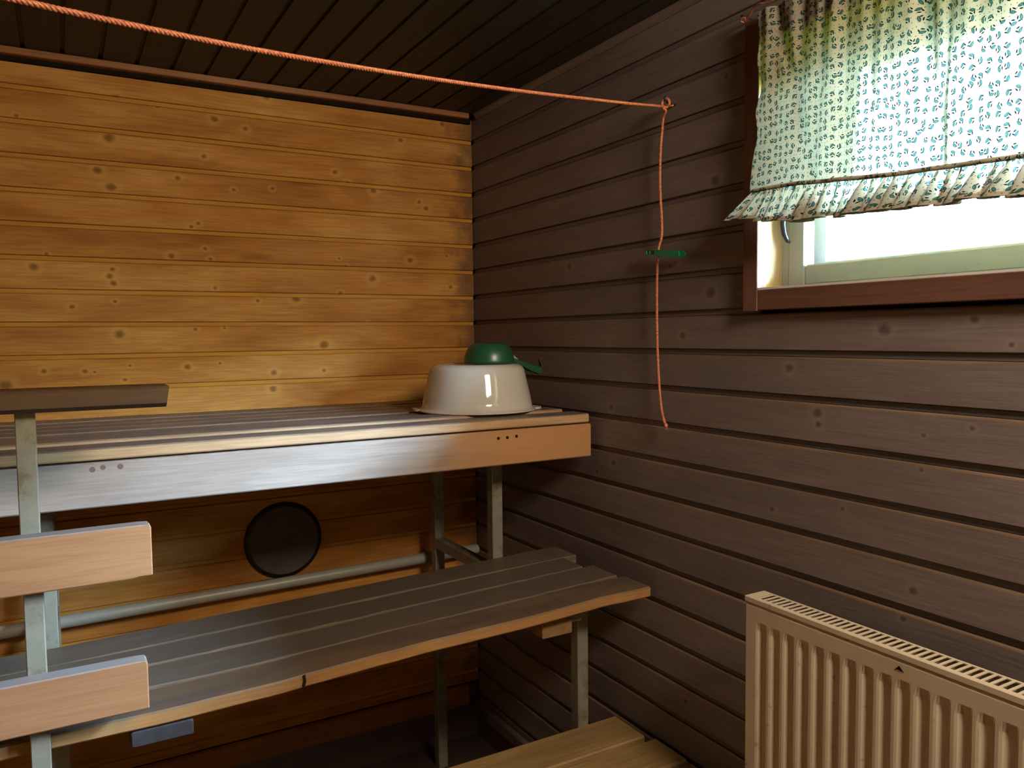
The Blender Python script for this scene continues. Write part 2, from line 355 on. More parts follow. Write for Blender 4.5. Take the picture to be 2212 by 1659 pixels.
# inner sash: outer frame stile then sash
wpart(MB().bevbox((0.069, -1.412, 1.499), (0.115, -1.384, 2.03), 0.002, axis=2), 'frame_stile', m_white)
wpart(MB().bevbox((0.069, -2.90, 1.499), (0.115, -2.87, 2.03), 0.002, axis=2), 'frame_stile', m_white)
sash = empty('inner_sash'); sash.parent = win
def spart(mb, name, mat, smooth=False): return mb.build(name, mat, sash, origin=wo_, smooth=smooth)
spart(MB().bevbox((0.066, -1.456, 1.503), (0.100, -1.4125, 2.02), 0.003, axis=2), 'sash_stile', m_white)
spart(MB().bevbox((0.066, -2.869, 1.503), (0.100, -2.825, 2.02), 0.003, axis=2), 'sash_stile', m_white)
spart(MB().bevbox((0.068, -2.8245, 1.503), (0.100, -1.4565, 1.548), 0.004, axis=1), 'bottom_rail', m_white)
spart(MB().bevbox((0.068, -2.8245, 1.985), (0.100, -1.4565, 2.02), 0.004, axis=1), 'top_rail', m_white)
# outer sash behind, slightly narrower opening
os_ = empty('outer_sash'); os_.parent = win
def opart(mb, name, mat): return mb.build(name, mat, os_, origin=wo_)
opart(MB().box((0.118, -1.470, 1.50), (0.150, -1.386, 2.03)), 'sash_stile', m_white)
opart(MB().box((0.118, -2.90, 1.50), (0.150, -2.81, 2.03)), 'sash_stile', m_white)
opart(MB().box((0.118, -2.81, 1.50), (0.150, -1.470, 1.556)), 'bottom_rail', m_white)
opart(MB().box((0.118, -2.81, 1.97), (0.150, -1.470, 2.03)), 'top_rail', m_white)
t = NT('clear_glass'); fr = t.math('ADD', 0.03, t.math('MULTIPLY', 0.9, t.math('POWER', t.node('ShaderNodeLayerWeight', {'Blend': 0.5}).outputs['Facing'], 5.0)))
gl = t.node('ShaderNodeBsdfGlossy', {'Color': (1, 1, 1, 1), 'Roughness': 0.02}); tr = t.node('ShaderNodeBsdfTransparent', {'Color': (0.96, 0.98, 0.98, 1)})
mx = t.node('ShaderNodeMixShader', {0: fr}); t.l.new(tr.outputs[0], mx.inputs[1]); t.l.new(gl.outputs[0], mx.inputs[2]); m_glass = t.done(mx)
spart(MB().box((0.0845, -2.83, 1.545), (0.0875, -1.452, 1.99)), 'pane', m_glass)
opart(MB().box((0.1325, -2.815, 1.552), (0.1355, -1.466, 1.975)), 'pane', m_glass)
# handle: curved lever on the stile
hp = [(0.062, -1.4125, 1.665), (0.050, -1.414, 1.662), (0.047, -1.4135, 1.640), (0.049, -1.4155, 1.618), (0.054, -1.4205, 1.602), (0.058, -1.4245, 1.598)]
hm = MB().tube(hp, [0.006, 0.006, 0.0062, 0.0058, 0.0045, 0.0022], 10)
hm.bevbox((0.061, -1.420, 1.648), (0.0665, -1.405, 1.69), 0.0015, axis=2)
spart(hm, 'handle', m_black_metal, True)

# ---------------------------------------------------------------- curtain
def build_curtain_material(name, trans, opac):
    t = NT(name); uv = t.node('ShaderNodeUVMap', uv_map='UVMap').outputs[0]
    sep = t.node('ShaderNodeSeparateXYZ', {0: uv}); u, v = sep.outputs[0], sep.outputs[1]
    pitch = 0.0168
    q = t.vmath('MULTIPLY', uv, (1/pitch, 1/pitch, 0))
    vo = t.node('ShaderNodeTexVoronoi', {'Vector': q, 'Scale': 1.0, 'Randomness': 0.5}, voronoi_dimensions='2D')
    loc = t.vmath('SUBTRACT', q, vo.outputs['Position'])
    ang = t.math('MULTIPLY', t.node('ShaderNodeSeparateColor', {0: vo.outputs['Color']}).outputs[0], 2*PI)
    rot = t.node('ShaderNodeVectorRotate', {'Vector': loc, 'Angle': ang}, rotation_type='Z_AXIS').outputs[0]
    def leaf(cx, cy, a, L, w):
        """pointed leaf: overlap of two circles; returns mask"""
        p = t.vmath('SUBTRACT', rot, (cx, cy, 0))
        p = t.node('ShaderNodeVectorRotate', {'Vector': p, 'Angle': a}, rotation_type='Z_AXIS').outputs[0]
        Rr = (L*L + w*w)/(2*w); dd = Rr - w
        d = t.math('MAXIMUM', t.vmath('LENGTH', t.vmath('SUBTRACT', p, (0, dd, 0))), t.vmath('LENGTH', t.vmath('SUBTRACT', p, (0, -dd, 0))))
        return t.math('SUBTRACT', Rr, d)     # >0 inside
    big = leaf(0.10, 0.09, 0.5, 0.33, 0.155)
    s1 = leaf(-0.21, 0.02, -0.9, 0.20, 0.075); s2 = leaf(0.02, -0.22, 0.1, 0.21, 0.078); s3 = leaf(-0.05, -0.03, -0.35, 0.24, 0.02)
    dark = t.math('MAXIMUM', t.math('MAXIMUM', big, s1), t.math('MAXIMUM', s2, s3))
    e = 0.012
    mdark = t.rng(dark, 0.0, e); mlight = t.rng(big, 0.03, 0.05); mspot = t.rng(t.vmath('LENGTH', t.vmath('SUBTRACT', rot, (0.13, 0.12, 0))), 0.02, 0.045, 1.0, 0.0)
    q2 = t.vmath('MULTIPLY', uv, (1/0.0078, 1/0.0078, 0))
    v2 = t.node('ShaderNodeTexVoronoi', {'Vector': q2, 'Scale': 1.0, 'Randomness': 0.5}, voronoi_dimensions='2D')
    dots = t.math('MULTIPLY', t.rng(v2.outputs['Distance'], 0.11, 0.17, 1.0, 0.0), t.math('SUBTRACT', 1.0, t.rng(dark, -0.08, 0.0)))
    base = S(240, 232, 214)
    col = t.mix(t.math('MULTIPLY', dots, 0.75), base, S(150, 130, 96))
    col = t.mix(mdark, col, S(26, 50, 58))
    col = t.mix(mlight, col, S(78, 134, 132))
    col = t.mix(t.math('MULTIPLY', mspot, 0.8), col, S(150, 196, 190))
    weave = t.noise(t.vmath('MULTIPLY', uv, (900, 900, 0)), 1.0, 2)
    dif = t.node('ShaderNodeBsdfDiffuse', {'Color': t.mix(1.0, col, (0.27, 0.25, 0.22, 1), 'MULTIPLY'), 'Roughness': 0.6})
    bp = t.node('ShaderNodeBump', {'Height': weave, 'Strength': 0.15, 'Distance': 0.0005}); t.l.new(bp.outputs[0], dif.inputs['Normal'])
    trl = t.node('ShaderNodeBsdfTranslucent', {'Color': t.mix(1.0, col, (1.0, 0.97, 0.74, 1), 'MULTIPLY')})
    rf = t.node('ShaderNodeBsdfRefraction', {'Color': col, 'Roughness': 0.36, 'IOR': 1.16})
    m1 = t.node('ShaderNodeMixShader', {0: trans}); t.l.new(dif.outputs[0], m1.inputs[1]); t.l.new(trl.outputs[0], m1.inputs[2])
    m2 = t.node('ShaderNodeMixShader', {0: opac}); t.l.new(m1.outputs[0], m2.inputs[1]); t.l.new(rf.outputs[0], m2.inputs[2])
    return t.done(m2)
m_cloth = build_curtain_material('printed_cotton', 0.025, 0.006)
m_ruf = build_curtain_material('printed_cotton_ruffle', 0.046, 0.008)
m_hem = build_curtain_material('printed_cotton_double', 0.004, 0.0006)
CY0, CY1 = -1.414, -2.92
cur = empty('cafe_curtain', (-0.045, -1.9, 2.08)); tag(cur, 'short cream cotton curtain with teal leaf print and ruffled hem at the window', 'curtain')
co = (-0.045, -1.9, 2.08)
def hem_z(y): return interp([(-2.5, 1.648), (-1.971, 1.669), (-1.75, 1.680), (-1.60, 1.694), (-1.52, 1.702), (-1.41, 1.704)], y)
def sheet(name, fn, nu, nv, mat, uvf, thick=None):
    vs_ = []; uvs = []
    for j in range(nv + 1):
        for i in range(nu + 1):
            a, b = i/nu, j/nv; p = fn(a, b); vs_.append((p[0]-co[0], p[1]-co[1], p[2]-co[2])); uvs.append(uvf(a, b))
    fs = [(j*(nu+1)+i, j*(nu+1)+i+1, (j+1)*(nu+1)+i+1, (j+1)*(nu+1)+i) for j in range(nv) for i in range(nu)]
    me = mesh(name, vs_, fs); ul = me.uv_layers.new(name='UVMap')
    for lp in me.loops: ul.data[lp.index].uv = uvs[lp.vertex_index]
    for p in me.polygons: p.use_smooth = True
    return link(name, me, mat, cur)
rc = random.Random(11)
folds = [(rc.uniform(0, 2*PI), f, am) for f, am in ((7, .0045), (12, .003), (19, .002), (31, .0012))]
creases = [(-1.60, .010, .012, .035), (-1.47, .008, .014, -.10), (-1.78, .012, .013, -.05), (-1.845, .010, .010, .02), (-2.02, .008, .012, .02), (-2.17, .010, .012, -.03)]
def cur_x(y, b):
    x = -0.047
    g = (CY0 - y)
    for ph, f, am in folds: x += am*(1.2 - 0.75*b)*math.sin(2*PI*f*g + ph + b*0.9)
    for yc, am, w, sl in creases: x += am*(1.1 - 0.5*b)*math.exp(-((y - yc - sl*b)/w)**2)
    return x
ZT = 2.074
def cfn(a, b):
    y = CY0 + (CY1 - CY0)*a
    edge = math.exp(-a/0.0133)
    y += edge*(-0.012*math.sin(b*PI*1.2)*1.0 + 0.0025*math.sin(b*26))
    y += edge*(-0.010)*(1 - b)
    zt = ZT + 0.010*math.sin(a*3); z = zt + (hem_z(y) - zt)*b
    return (cur_x(y, b) + 0.004*edge*math.sin(b*19), y, z)
sheet('cloth', cfn, 620, 60, m_cloth, lambda a, b: (a*1.80, b*0.39))
# doubled heading above the hem of the curtain rod channel
def hfn(a, b):
    y = CY0 + (CY1 - CY0)*a - 0.010
    zt = ZT + 0.010*math.sin(a*3)
    p = cfn(a, 0.165*b); return (p[0] + 0.0018, p[1], p[2])
sheet('heading', hfn, 620, 10, m_hem, lambda a, b: (a*1.80 + .3, b*0.06))
# ruffle
rr = random.Random(5)
NF = 62
ph = [rr.uniform(-0.9, 0.9) for _ in range(NF*2 + 4)]; am = [rr.uniform(0.45, 1.35) for _ in range(NF*2 + 4)]; dz = [rr.uniform(-0.004, 0.005) for _ in range(NF*2+4)]
def lerp_list(L, t): i = int(t); f = t - i; f = f*f*(3-2*f); return L[i]*(1-f) + L[i+1]*f
def rfn(a, b):
    y0 = CY0 + (CY1 - CY0 + 0.01)*a
    w = 2*PI*NF*a + lerp_list(ph, a*NF)*1.3
    A = lerp_list(am, a*NF*1.3)
    g = b**0.8
    y = y0 + g*0.021*A*math.sin(w) + 0.0015*math.sin(w*3.1)*(1 - b)
    x = -0.050 + cur_x(y0, 1.0)*0 - 0.004*b + g*0.016*A*math.cos(w + 0.5) + 0.003*(1 - b)*math.sin(w*2.3) - 0.006*b
    flare = math.exp(-a/0.02)
    y += flare*0.045*b**1.1
    L = interp([(0, 0.055), (0.08, 0.073), (0.17, 0.066), (0.25, 0.062), (0.4, 0.058), (1, 0.06)], a) + lerp_list(dz, a*NF)
    y += b*0.012*(1 - a)
    z = hem_z(min(y0, CY0)) - L*b + flare*0.006*b
    return (x, y, z)
sheet('ruffle', rfn, 2000, 14, m_ruf, lambda a, b: (a*5.5, 0.5 + b*0.065))
def rhem(a, b): p = rfn(a, 0.90 + 0.11*b); return (p[0] - 0.0012, p[1], p[2])
sheet('ruffle_hem', rhem, 2000, 2, m_hem, lambda a, b: (a*5.5, 0.56 + b*0.008))
# rolled seam strip between cloth and ruffle
sm = MB(); rings = []
for i in range(261):
    a = i/260; y = CY0 - 0.004 + (CY1 - CY0)*a; x = -0.0545 + 0.0015*math.sin(y*70); z = hem_z(y) - 0.001
    rings.append([(x + 0.0022*math.cos(k*PI/4)*(1.4 + .3*math.sin(y*210)), y, z + 0.0042*math.sin(k*PI/4)) for k in range(8)])
so = sm.loft(rings).build('seam_binding', None, cur, origin=co, smooth=True)
ul = so.data.uv_layers.new(name='UVMap')
for lp in so.data.loops: vv = so.data.vertices[lp.vertex_index].co; ul.data[lp.index].uv = (-vv.y*1.2, vv.z)
so.data.materials.append(m_hem)
# curtain cord tied to a nail
m_cordthin = plain('orange_twine', S(186, 104, 72), 0.7, 0.2, 0, 0.4, 60)
cc = twist_rope([(-0.028, -1.372, 2.0835), (-0.034, -1.39, 2.087), (-0.044, -1.42, 2.094), (-0.047, -1.5, 2.083), (-0.047, -1.9, 2.079), (-0.047, -2.90, 2.083), (-0.028, -2.96, 2.085)], 0.0022, 0.010, 2, 0.004, 5)
cc.tube([(-0.027, -1.366, 2.078), (-0.030, -1.358, 2.082), (-0.033, -1.364, 2.087), (-0.030, -1.373, 2.085), (-0.027, -1.368, 2.079)], 0.002, 6)
cc = cc.build('curtain_string', m_cordthin, None, origin=(-0.028, -1.37, 2.083), smooth=True); cc.location = (-0.028, -1.37, 2.083)
tag(cc, 'orange twine threaded through the curtain heading and tied to a nail', 'string')
nl = MB().tube([(0.0, -1.366, 2.088), (-0.034, -1.366, 2.090)], 0.0013, 8).tube([(-0.034, -1.366, 2.090), (-0.0355, -1.366, 2.0901)], 0.003, 8)
n1 = nl.build('nail', m_black_metal, None, origin=(0, -1.366, 2.088)); n1.location = (0, -1.366, 2.088); tag(n1, 'small nail at the top left corner of the window holding the curtain string', 'nail')

# ---------------------------------------------------------------- upper bench
UB = (-1.25, -0.40, 1.145)
def bench_wood(name, dark, mid, light, grime, lo=0.25, hi=0.9, rough=0.42, rk=0.35):
    return wood(name, (dark, mid, light), 0, rough=rough, grime=(grime, (2, lo, hi)), streak=0.3, mott=0.4, spec=0.4, randknots=rk)
m_ub = bench_wood('upper_bench_wood', S(124, 92, 62), S(168, 132, 96), S(190, 156, 118), S(84, 80, 80), 0.6, 0.97)
m_mb = bench_wood('middle_bench_wood', S(116, 80, 46), S(158, 114, 70), S(180, 138, 90), S(84, 70, 60), 0.80, 0.98, 0.45)
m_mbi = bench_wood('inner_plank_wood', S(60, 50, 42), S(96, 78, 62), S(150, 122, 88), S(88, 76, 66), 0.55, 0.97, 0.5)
m_fascia = wood('fascia_wood', (S(118, 102, 90), S(150, 134, 122), S(170, 156, 146)), 0, rough=0.36, streak=0.42, mott=0.5, kaxis=0, edge=(S(178, 122, 66), 0.93, 0.30))  # edge paints warm light into the colour of the right end
upper = empty('upper_bench', UB); tag(upper, 'topmost sauna bench of long pine slats with a wide front board, basin standing on it', 'bench')
XE = -2.35
slats = [(-0.775, -0.688, 1.146, 1.1725, -0.026), (-0.676, -0.588, 1.158, 1.1835, -0.062), (-0.555, -0.462, 1.147, 1.173, -0.055), (-0.440, -0.350, 1.146, 1.172, -0.40), (-0.338, -0.250, 1.146, 1.1715, -0.10), (-0.238, -0.150, 1.145, 1.171, -0.12), (-0.136, -0.050, 1.146, 1.172, -0.05)]
slats = [(-0.775, -0.688, 1.146, 1.1715, -0.026), (-0.672, -0.578, 1.150, 1.1775, -0.050), (-0.553, -0.462, 1.146, 1.172, -0.055), (-0.440, -0.350, 1.146, 1.1725, -0.05), (-0.338, -0.250, 1.146, 1.1715, -0.06), (-0.238, -0.150, 1.145, 1.171, -0.05), (-0.136, -0.050, 1.146, 1.172, -0.05)]
def off_to(u, v): return None
for i, (y0, y1, z0, z1, xr) in enumerate(slats):
    s = MB().bevbox((XE, y0, z0), (xr, y1, z1), 0.003).build('slat', m_ub, upper, origin=UB)
for xx in (-0.26, -1.42, -2.2):
    MB().bevbox((xx - 0.02, -0.755, 1.106), (xx + 0.02, -0.05, 1.1455), 0.003, axis=1).build('bearer', m_ub, upper, origin=UB)
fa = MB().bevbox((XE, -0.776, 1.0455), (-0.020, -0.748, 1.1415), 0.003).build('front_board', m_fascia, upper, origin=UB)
for sx, sz in ((-0.329, 1.121), (-0.301, 1.121), (-0.272, 1.1225)):
    MB().tube([(sx, -0.7755, sz), (sx, -0.7772, sz)], 0.0042, 12).build('screw', m_black, fa, origin=UB)
for sx, sz, r in ((-1.305, 1.127, 0.006), (-1.285, 1.13, 0.0055), (-1.252, 1.129, 0.006)):
    MB().tube([(sx, -0.7755, sz), (sx, -0.7765, sz)], r, 12).build('knot', plain('knot_wood', S(104, 74, 62), 0.6), fa, origin=UB)

# ---------------------------------------------------------------- middle bench (sagging)
MBo = (-1.0, -0.81, 0.70)
mid = empty('middle_bench', MBo); tag(mid, 'worn middle sauna bench of four grey-brown sagging planks, front plank split', 'bench')
sag = {0: [(-2.3, .70), (-1.383, .697), (-1.2, .702), (-.763, .716), (-.4, .727), (-.018, .737)],
       1: [(-2.3, .70), (-1.49, .698), (-1.128, .702), (-.9, .709), (-.6, .719), (-.028, .738)],
       2: [(-2.3, .70), (-1.4, .697), (-1.1, .700), (-.85, .7075), (-.65, .7155), (-.4, .724), (-.05, .737)],
       3: [(-2.3, .70), (-1.398, .699), (-1.241, .697), (-1.16, .698), (-.997, .702), (-.945, .7045), (-.93, .7065), (-.649, .719), (-.407, .723), (-.185, .734), (-.02, .734)]}
mslats = [(-0.704, -0.588, -0.025), (-0.812, -0.707, -0.075), (-0.932, -0.8155, -0.045), (-1.050, -0.939, -0.024)]
rs = random.Random(3)
for i, (y0, y1, xr) in enumerate(mslats):
    st = [-2.3 + k*(xr + 2.3)/70 for k in range(71)]
    wob = [rs.uniform(-1, 1) for _ in range(80)]
    def off(x, y, z, i=i, y0=y0, y1=y1, wob=wob):
        k = (x + 2.3)*30; w1 = lerp_list(wob, min(78, max(0, k)))
        # rotten, splintered edges on the inner planks
        dy = (0.0035 if i in (1, 2) else 0.0012)*w1*(1 if y < (y0+y1)/2 else -0.5)
        return dy, interp(sag[i], x) - 0.7
    MB().bevbox((-2.3, y0, 0.672), (xr, y1, 0.700), 0.003 if i != 3 else 0.0035, st=st, off=off).build('plank', m_mb if i == 3 else m_mbi, mid, origin=MBo)
# the split in the front plank: dark crack wedge proud of its front edge
MB().add([(-0.9475, -1.0512, 0.7045), (-0.9415, -1.0512, 0.7060), (-0.9395, -1.0512, 0.690), (-0.9435, -1.0512, 0.679), (-0.9400, -1.0512, 0.6755), (-0.9450, -1.0512, 0.6755), (-0.9485, -1.0512, 0.684), (-0.9455, -1.0512, 0.694)], [(0,1,2,3,4,5,6,7)]).build('crack', m_black, mid, origin=MBo, fixn=False)
m_block = wood('bearer_wood', (S(96, 70, 46), S(134, 100, 66), S(150, 116, 80)), 1, rough=0.6)
MB().bevbox((-0.338, -1.010, 0.641), (-0.2485, -0.60, 0.6975), 0.003, axis=1).build('bearer', m_block, mid, origin=MBo)
MB().bevbox((-1.268, -1.046, 0.635), (-1.158, -0.60, 0.6655), 0.003, axis=1).build('bearer', plain('grey_bearer_wood', S(58, 54, 56), 0.7, 0.3, 0, 0.5, 30), mid, origin=MBo)

# ---------------------------------------------------------------- lowest step
STo = (-0.7, -1.2, 0.29)
stp = empty('step_bench', STo); tag(stp, 'lowest sauna step of tan pine planks in the bottom corner of the picture', 'bench')
m_st = wood('step_wood', (S(122, 94, 58), S(158, 126, 82), S(178, 146, 100)), 0, rough=0.5, streak=0.3, mott=0.55, randknots=0.6)
for (y0, y1, zt, xr) in ((-1.033, -0.900, 0.322, -0.030), (-1.178, -1.052, 0.320, -0.012), (-1.318, -1.195, 0.318, 0.0 - 0.014), (-1.46, -1.335, 0.318, -0.012)):
    MB().bevbox((-1.375, y0, zt - 0.028), (xr, y1, zt), 0.004, st=[-1.375, -1.1, -0.8, -0.5, -0.25, xr]).build('plank', m_st, stp, origin=STo)
for xx in (-0.20, -1.3):
    MB().bevbox((xx - 0.05, -1.45, 0.262), (xx + 0.05, -0.92, 0.2895), 0.003, axis=1).build('bearer', wood('step_bearer', (S(90, 52, 36), S(112, 66, 46), S(130, 80, 56)), 1), stp, origin=STo)
for (xx, yy) in ((-0.20, -0.95), (-0.20, -1.42), (-1.3, -0.95), (-1.3, -1.42)):
    MB().bevbox((xx - 0.02, yy - 0.02, FL), (xx + 0.02, yy + 0.02, 0.2615), 0.003, axis=2).build('leg', m_block, stp, origin=STo)

# ---------------------------------------------------------------- steel frames
o_ = (-0.8, -0.6, FL); sf = empty('bench_frame', o_); tag(sf, 'grey square-tube steel frame on thin legs carrying the upper and middle benches', 'bench frame')
def fpart(name, a, c, axis): MB().bevbox(a, c, 0.002, axis=axis).build(name, m_tube, sf, origin=o_)
for xc, xl, zb, yu, zt_ in ((-0.230, -0.136, 0.699, -0.569, 0.701), (-1.400, -1.385, 0.667, -0.569, 0.667)):
    b = 0.0175
    fpart('rear_leg', (xc - b, -0.165, FL), (xc + b, -0.130, 1.1045), 2)
    fpart('front_leg', (xl - b, -0.896, FL), (xl + b, -0.861, zt_), 2)
    fpart('crossbar', (xc - b, -0.860 if xc < -1 else -1.0, zb - 0.035), (xc + b, -0.1655, zb), 1)
    fpart('upper_post', (xc - b, yu - 0.0175, zb + 0.0005), (xc + b, yu + 0.0175, 1.069), 2)
    fpart('top_bar', (xc - b, -0.745, 1.070), (xc + b, -0.1655, 1.105), 1)
fpart('front_rail', (-0.2120, -0.890, 0.640), (-0.154, -0.864, 0.674), 0)
fpart('rear_rail', (-1.382, -0.163, 1.030), (-0.248, -0.132, 1.064), 0)

# ---------------------------------------------------------------- guard rail
GRo = (-1.41, -1.08, FL)
gr = empty('guard_rail', GRo); tag(gr, 'guard rail of three short planks on a painted steel post, left edge', 'guard rail')
MB().bevbox((-1.4255, -1.088, FL), (-1.3955, -1.056, 1.278), 0.0015, axis=2).build('post', m_tube, gr, origin=GRo)
m_rail = wood('rail_board_wood', (S(122, 82, 54), S(150, 107, 72), S(168, 125, 88)), 0, rough=0.5, grime=(S(120, 118, 118), (2, .6, .95)), streak=0.16, mott=0.35)
m_raild = wood('rail_cap_wood', (S(66, 48, 34), S(92, 68, 48), S(110, 84, 60)), 0, rough=0.5, streak=0.3)
def capbar(x0, x1):
    # flat cap plank with chamfered underside, worn end
    pr = [(-1.128, 1.287), (-1.128, 1.312), (-1.124, 1.3165), (-1.045, 1.3165), (-1.042, 1.314), (-1.042, 1.279), (-1.108, 1.279), (-1.112, 1.279)]
    rings = []
    for x, k in ((x0, 0), (x1 - 0.012, 0), (x1 - 0.004, 0.15), (x1, 1)):
        ring = []
        for (y, z) in pr:
            dx = 0
            if k == 1: dx = {1.312: 0.0, 1.287: -0.004, 1.279: -0.010}.get(z, 0.001)
            ring.append((x + dx, y, z))
        rings.append(ring)
    return MB().loft(rings)
capbar(-2.1, -1.189).build('cap_plank', m_raild, gr, origin=GRo)
def notch(x0, x1, y0, y1, z0, z1, nz):
    pr = [(x0, z0), (x1 - 0.034, z0 - 0.0005), (x1 - 0.022, z0 + nz*.9), (x1 - 0.012, z0 + nz), (x1 - 0.003, z0 + nz*.8), (x1, z0 + nz), (x1, z1 - 0.006), (x1 - 0.004, z1 - 0.001), (x1 - 0.02, z1), (x0, z1)]
    m = MB(); n = len(pr); c = 0.002
    m.loft([[(x, y1, z) for x, z in pr], [(x, y0 + c, z) for x, z in pr], [(min(x, x1 - c), y0, min(max(z, z0 + c), z1 - c)) for x, z in pr]]); return m
notch(-2.1, -1.226, -1.122, -1.0885, 0.977, 1.072, 0.004).build('rail_plank', m_rail, gr, origin=GRo)
notch(-2.1, -1.240, -1.122, -1.0885, 0.738, 0.827, 0.001).build('rail_plank', m_rail, gr, origin=GRo)

# ---------------------------------------------------------------- pipe, vent on the back wall
m_pipe = plain('white_plastic_pipe', S(150, 146, 132), 0.4, 0.5, 0, 0.2, 18)
pp = empty('wall_pipe', (-0.7, -0.055, 0.60)); tag(pp, 'off-white plastic pipe running along the back wall under the upper bench', 'pipe')
po_ = (-0.7, -0.055, 0.60)
pr_ = [(-2.3, -0.045, 0.573), (-1.38, -0.045, 0.583), (-0.6, -0.045, 0.594), (-0.03, -0.045, 0.602), (-0.022, -0.045, 0.602)]
MB().tube(pr_, [0.019]*4 + [0.016], 20).build('pipe', m_pipe, pp, origin=po_, smooth=40)
for xx in (-0.24, -1.9):
    zc = interp([(a[0], a[2]) for a in pr_], xx)
    MB().loft([[(xx + dx, -0.045 + r_*math.cos(a), zc + r_*math.sin(a)) for dx, r_ in ((-0.006, 0.0192), (0.006, 0.0192), (0.006, 0.0215), (-0.006, 0.0215))] for a in [k*PI/8 for k in range(17)]]).box((xx - 0.006, -0.03, zc - 0.024), (xx + 0.006, 0.0, zc - 0.019)).build('clamp', m_tube, pp, origin=po_)
vt = empty('round_vent', (-0.729, 0, 0.725)); tag(vt, 'round black vent plate low on the back wall above the pipe', 'vent')
vp = [(0.0, -0.014), (0.085, -0.0145), (0.113, -0.0145), (0.118, -0.0135), (0.123, -0.011), (0.127, -0.006), (0.128, 0.001)]
def disc(prof, n=64): return MB().loft([[(r*math.cos(2*PI*k/n), y, r*math.sin(2*PI*k/n)) for k in range(n)] for r, y in prof if r > 0] , cap=False).add([(prof[1][0]*math.cos(2*PI*k/n), prof[1][1], prof[1][0]*math.sin(2*PI*k/n)) for k in range(n)], [tuple(range(n))])
disc(vp[:3]).build('plate', plain('charcoal_plate', S(92, 82, 76), 0.75, 0.2, 0, 0.4, 9), vt, smooth=40)
disc2 = MB().loft([[(r*math.cos(2*PI*k/64), y, r*math.sin(2*PI*k/64)) for k in range(64)] for r, y in vp[2:]], cap=False)
disc2.build('rim', plain('black_rim', S(28, 26, 26), 0.5, 0.4), vt, smooth=40)

# ---------------------------------------------------------------- basin
BC = (-0.268, -0.536)
m_basin = plain('cream_plastic', S(188, 180, 168), 0.07, 0.5, 0, 0.03, 8)
zr = 1.178
ba = empty('wash_basin', (BC[0], BC[1], zr)); tag(ba, 'cream plastic wash basin lying upside down on the upper bench', 'basin')
prof = [(0.176, 0.000), (0.1785, 0.0015), (0.178, 0.004), (0.172, 0.0065), (0.1655, 0.012), (0.163, 0.03), (0.1565, 0.06), (0.1495, 0.09), (0.1455, 0.110), (0.1425, 0.121), (0.137, 0.1295), (0.128, 0.1355), (0.118, 0.138), (0.100, 0.1385), (0.096, 0.1365), (0.02, 0.1365), (0.001, 0.1365)]
MB().lathe(prof, 96).lathe([(0.176, 0.0), (0.165, 0.004), (0.161, 0.03), (0.143, 0.11), (0.13, 0.13), (0.001, 0.132)], 96).build('bowl', m_basin, ba, smooth=50, fixn=False)
for ang in (-0.40, PI - 0.42):
    vs_ = []; n = 14; m = MB(); top = []; 
    ca = [ang - 0.20 + 0.40*k/n for k in range(n + 1)]
    outer = [0.176 + 0.019*math.sin(PI*k/n)**0.6 for k in range(n + 1)]
    rings = [[(0.172*math.cos(a), 0.172*math.sin(a), 0.0005), (r*math.cos(a), r*math.sin(a), 0.0005), (r*math.cos(a), r*math.sin(a), 0.0065), (0.172*math.cos(a), 0.172*math.sin(a), 0.0045)] for a, r in zip(ca, outer)]
    m.loft(rings).build('lug', m_basin, ba, smooth=40)

# ---------------------------------------------------------------- green dipper
m_green = plain('dark_green_plastic', S(30, 76, 48), 0.34, 0.5, 0, 0.1, 20)
m_greenl = plain('pale_green_edge', S(132, 164, 140), 0.35, 0.5)
SC = (-0.236, -0.556, 1.3168)
sc_ = empty('water_scoop', SC); sc_.rotation_euler = (0, math.radians(0.4), 0)
tag(sc_, 'dark green plastic water scoop lying face down on the upturned basin', 'scoop')
sp = [(0.0740, 0.0000), (0.0760, 0.0023), (0.0755, 0.0091), (0.0735, 0.0228), (0.0690, 0.0376), (0.0620, 0.0490), (0.0530, 0.0576), (0.0420, 0.0610), (0.0395, 0.0604), (0.001, 0.0604)]
MB().lathe(sp, 64).lathe([(0.074, 0.0), (0.072, 0.004), (0.066, 0.031), (0.045, 0.048), (0.001, 0.050)], 64).build('bowl', m_green, sc_, smooth=50, fixn=False)
# handle: inverted channel running to +x, with end hook
hs = [(0.068, 0.012, 0.0135, .010), (0.080, 0.012, 0.0145, .010), (0.100, 0.006, 0.014, .012), (0.14, -0.006, 0.0125, .020), (0.178, -0.018, 0.0115, .020)]
ring = []
hm = MB()
for x, z, w, d_ in hs:
    ring.append([(x, -w, z - d_), (x, -w - 0.0012, z - d_ + 0.001), (x, -w*0.95, z + 0.0005), (x, -w*0.7, z + 0.003), (x, w*0.7, z + 0.003), (x, w*0.95, z + 0.0005), (x, w + 0.0012, z - d_ + 0.001), (x, w, z - d_), (x, w*0.7, z), (x, -w*0.7, z)])
hm.loft(ring)
hd = hm.build('handle', m_green, sc_, smooth=40)
MB().loft([[(0.176, -0.0085, -0.030), (0.179, -0.0085, -0.030), (0.179, 0.0085, -0.030), (0.176, 0.0085, -0.030)], [(0.182, -0.008, -0.012), (0.1845, -0.008, -0.012), (0.1845, 0.008, -0.012), (0.182, 0.008, -0.012)], [(0.174, -0.003, 0.010), (0.1755, -0.003, 0.010), (0.1755, 0.003, 0.010), (0.174, 0.003, 0.010)]]).build('hook', m_green, hd)
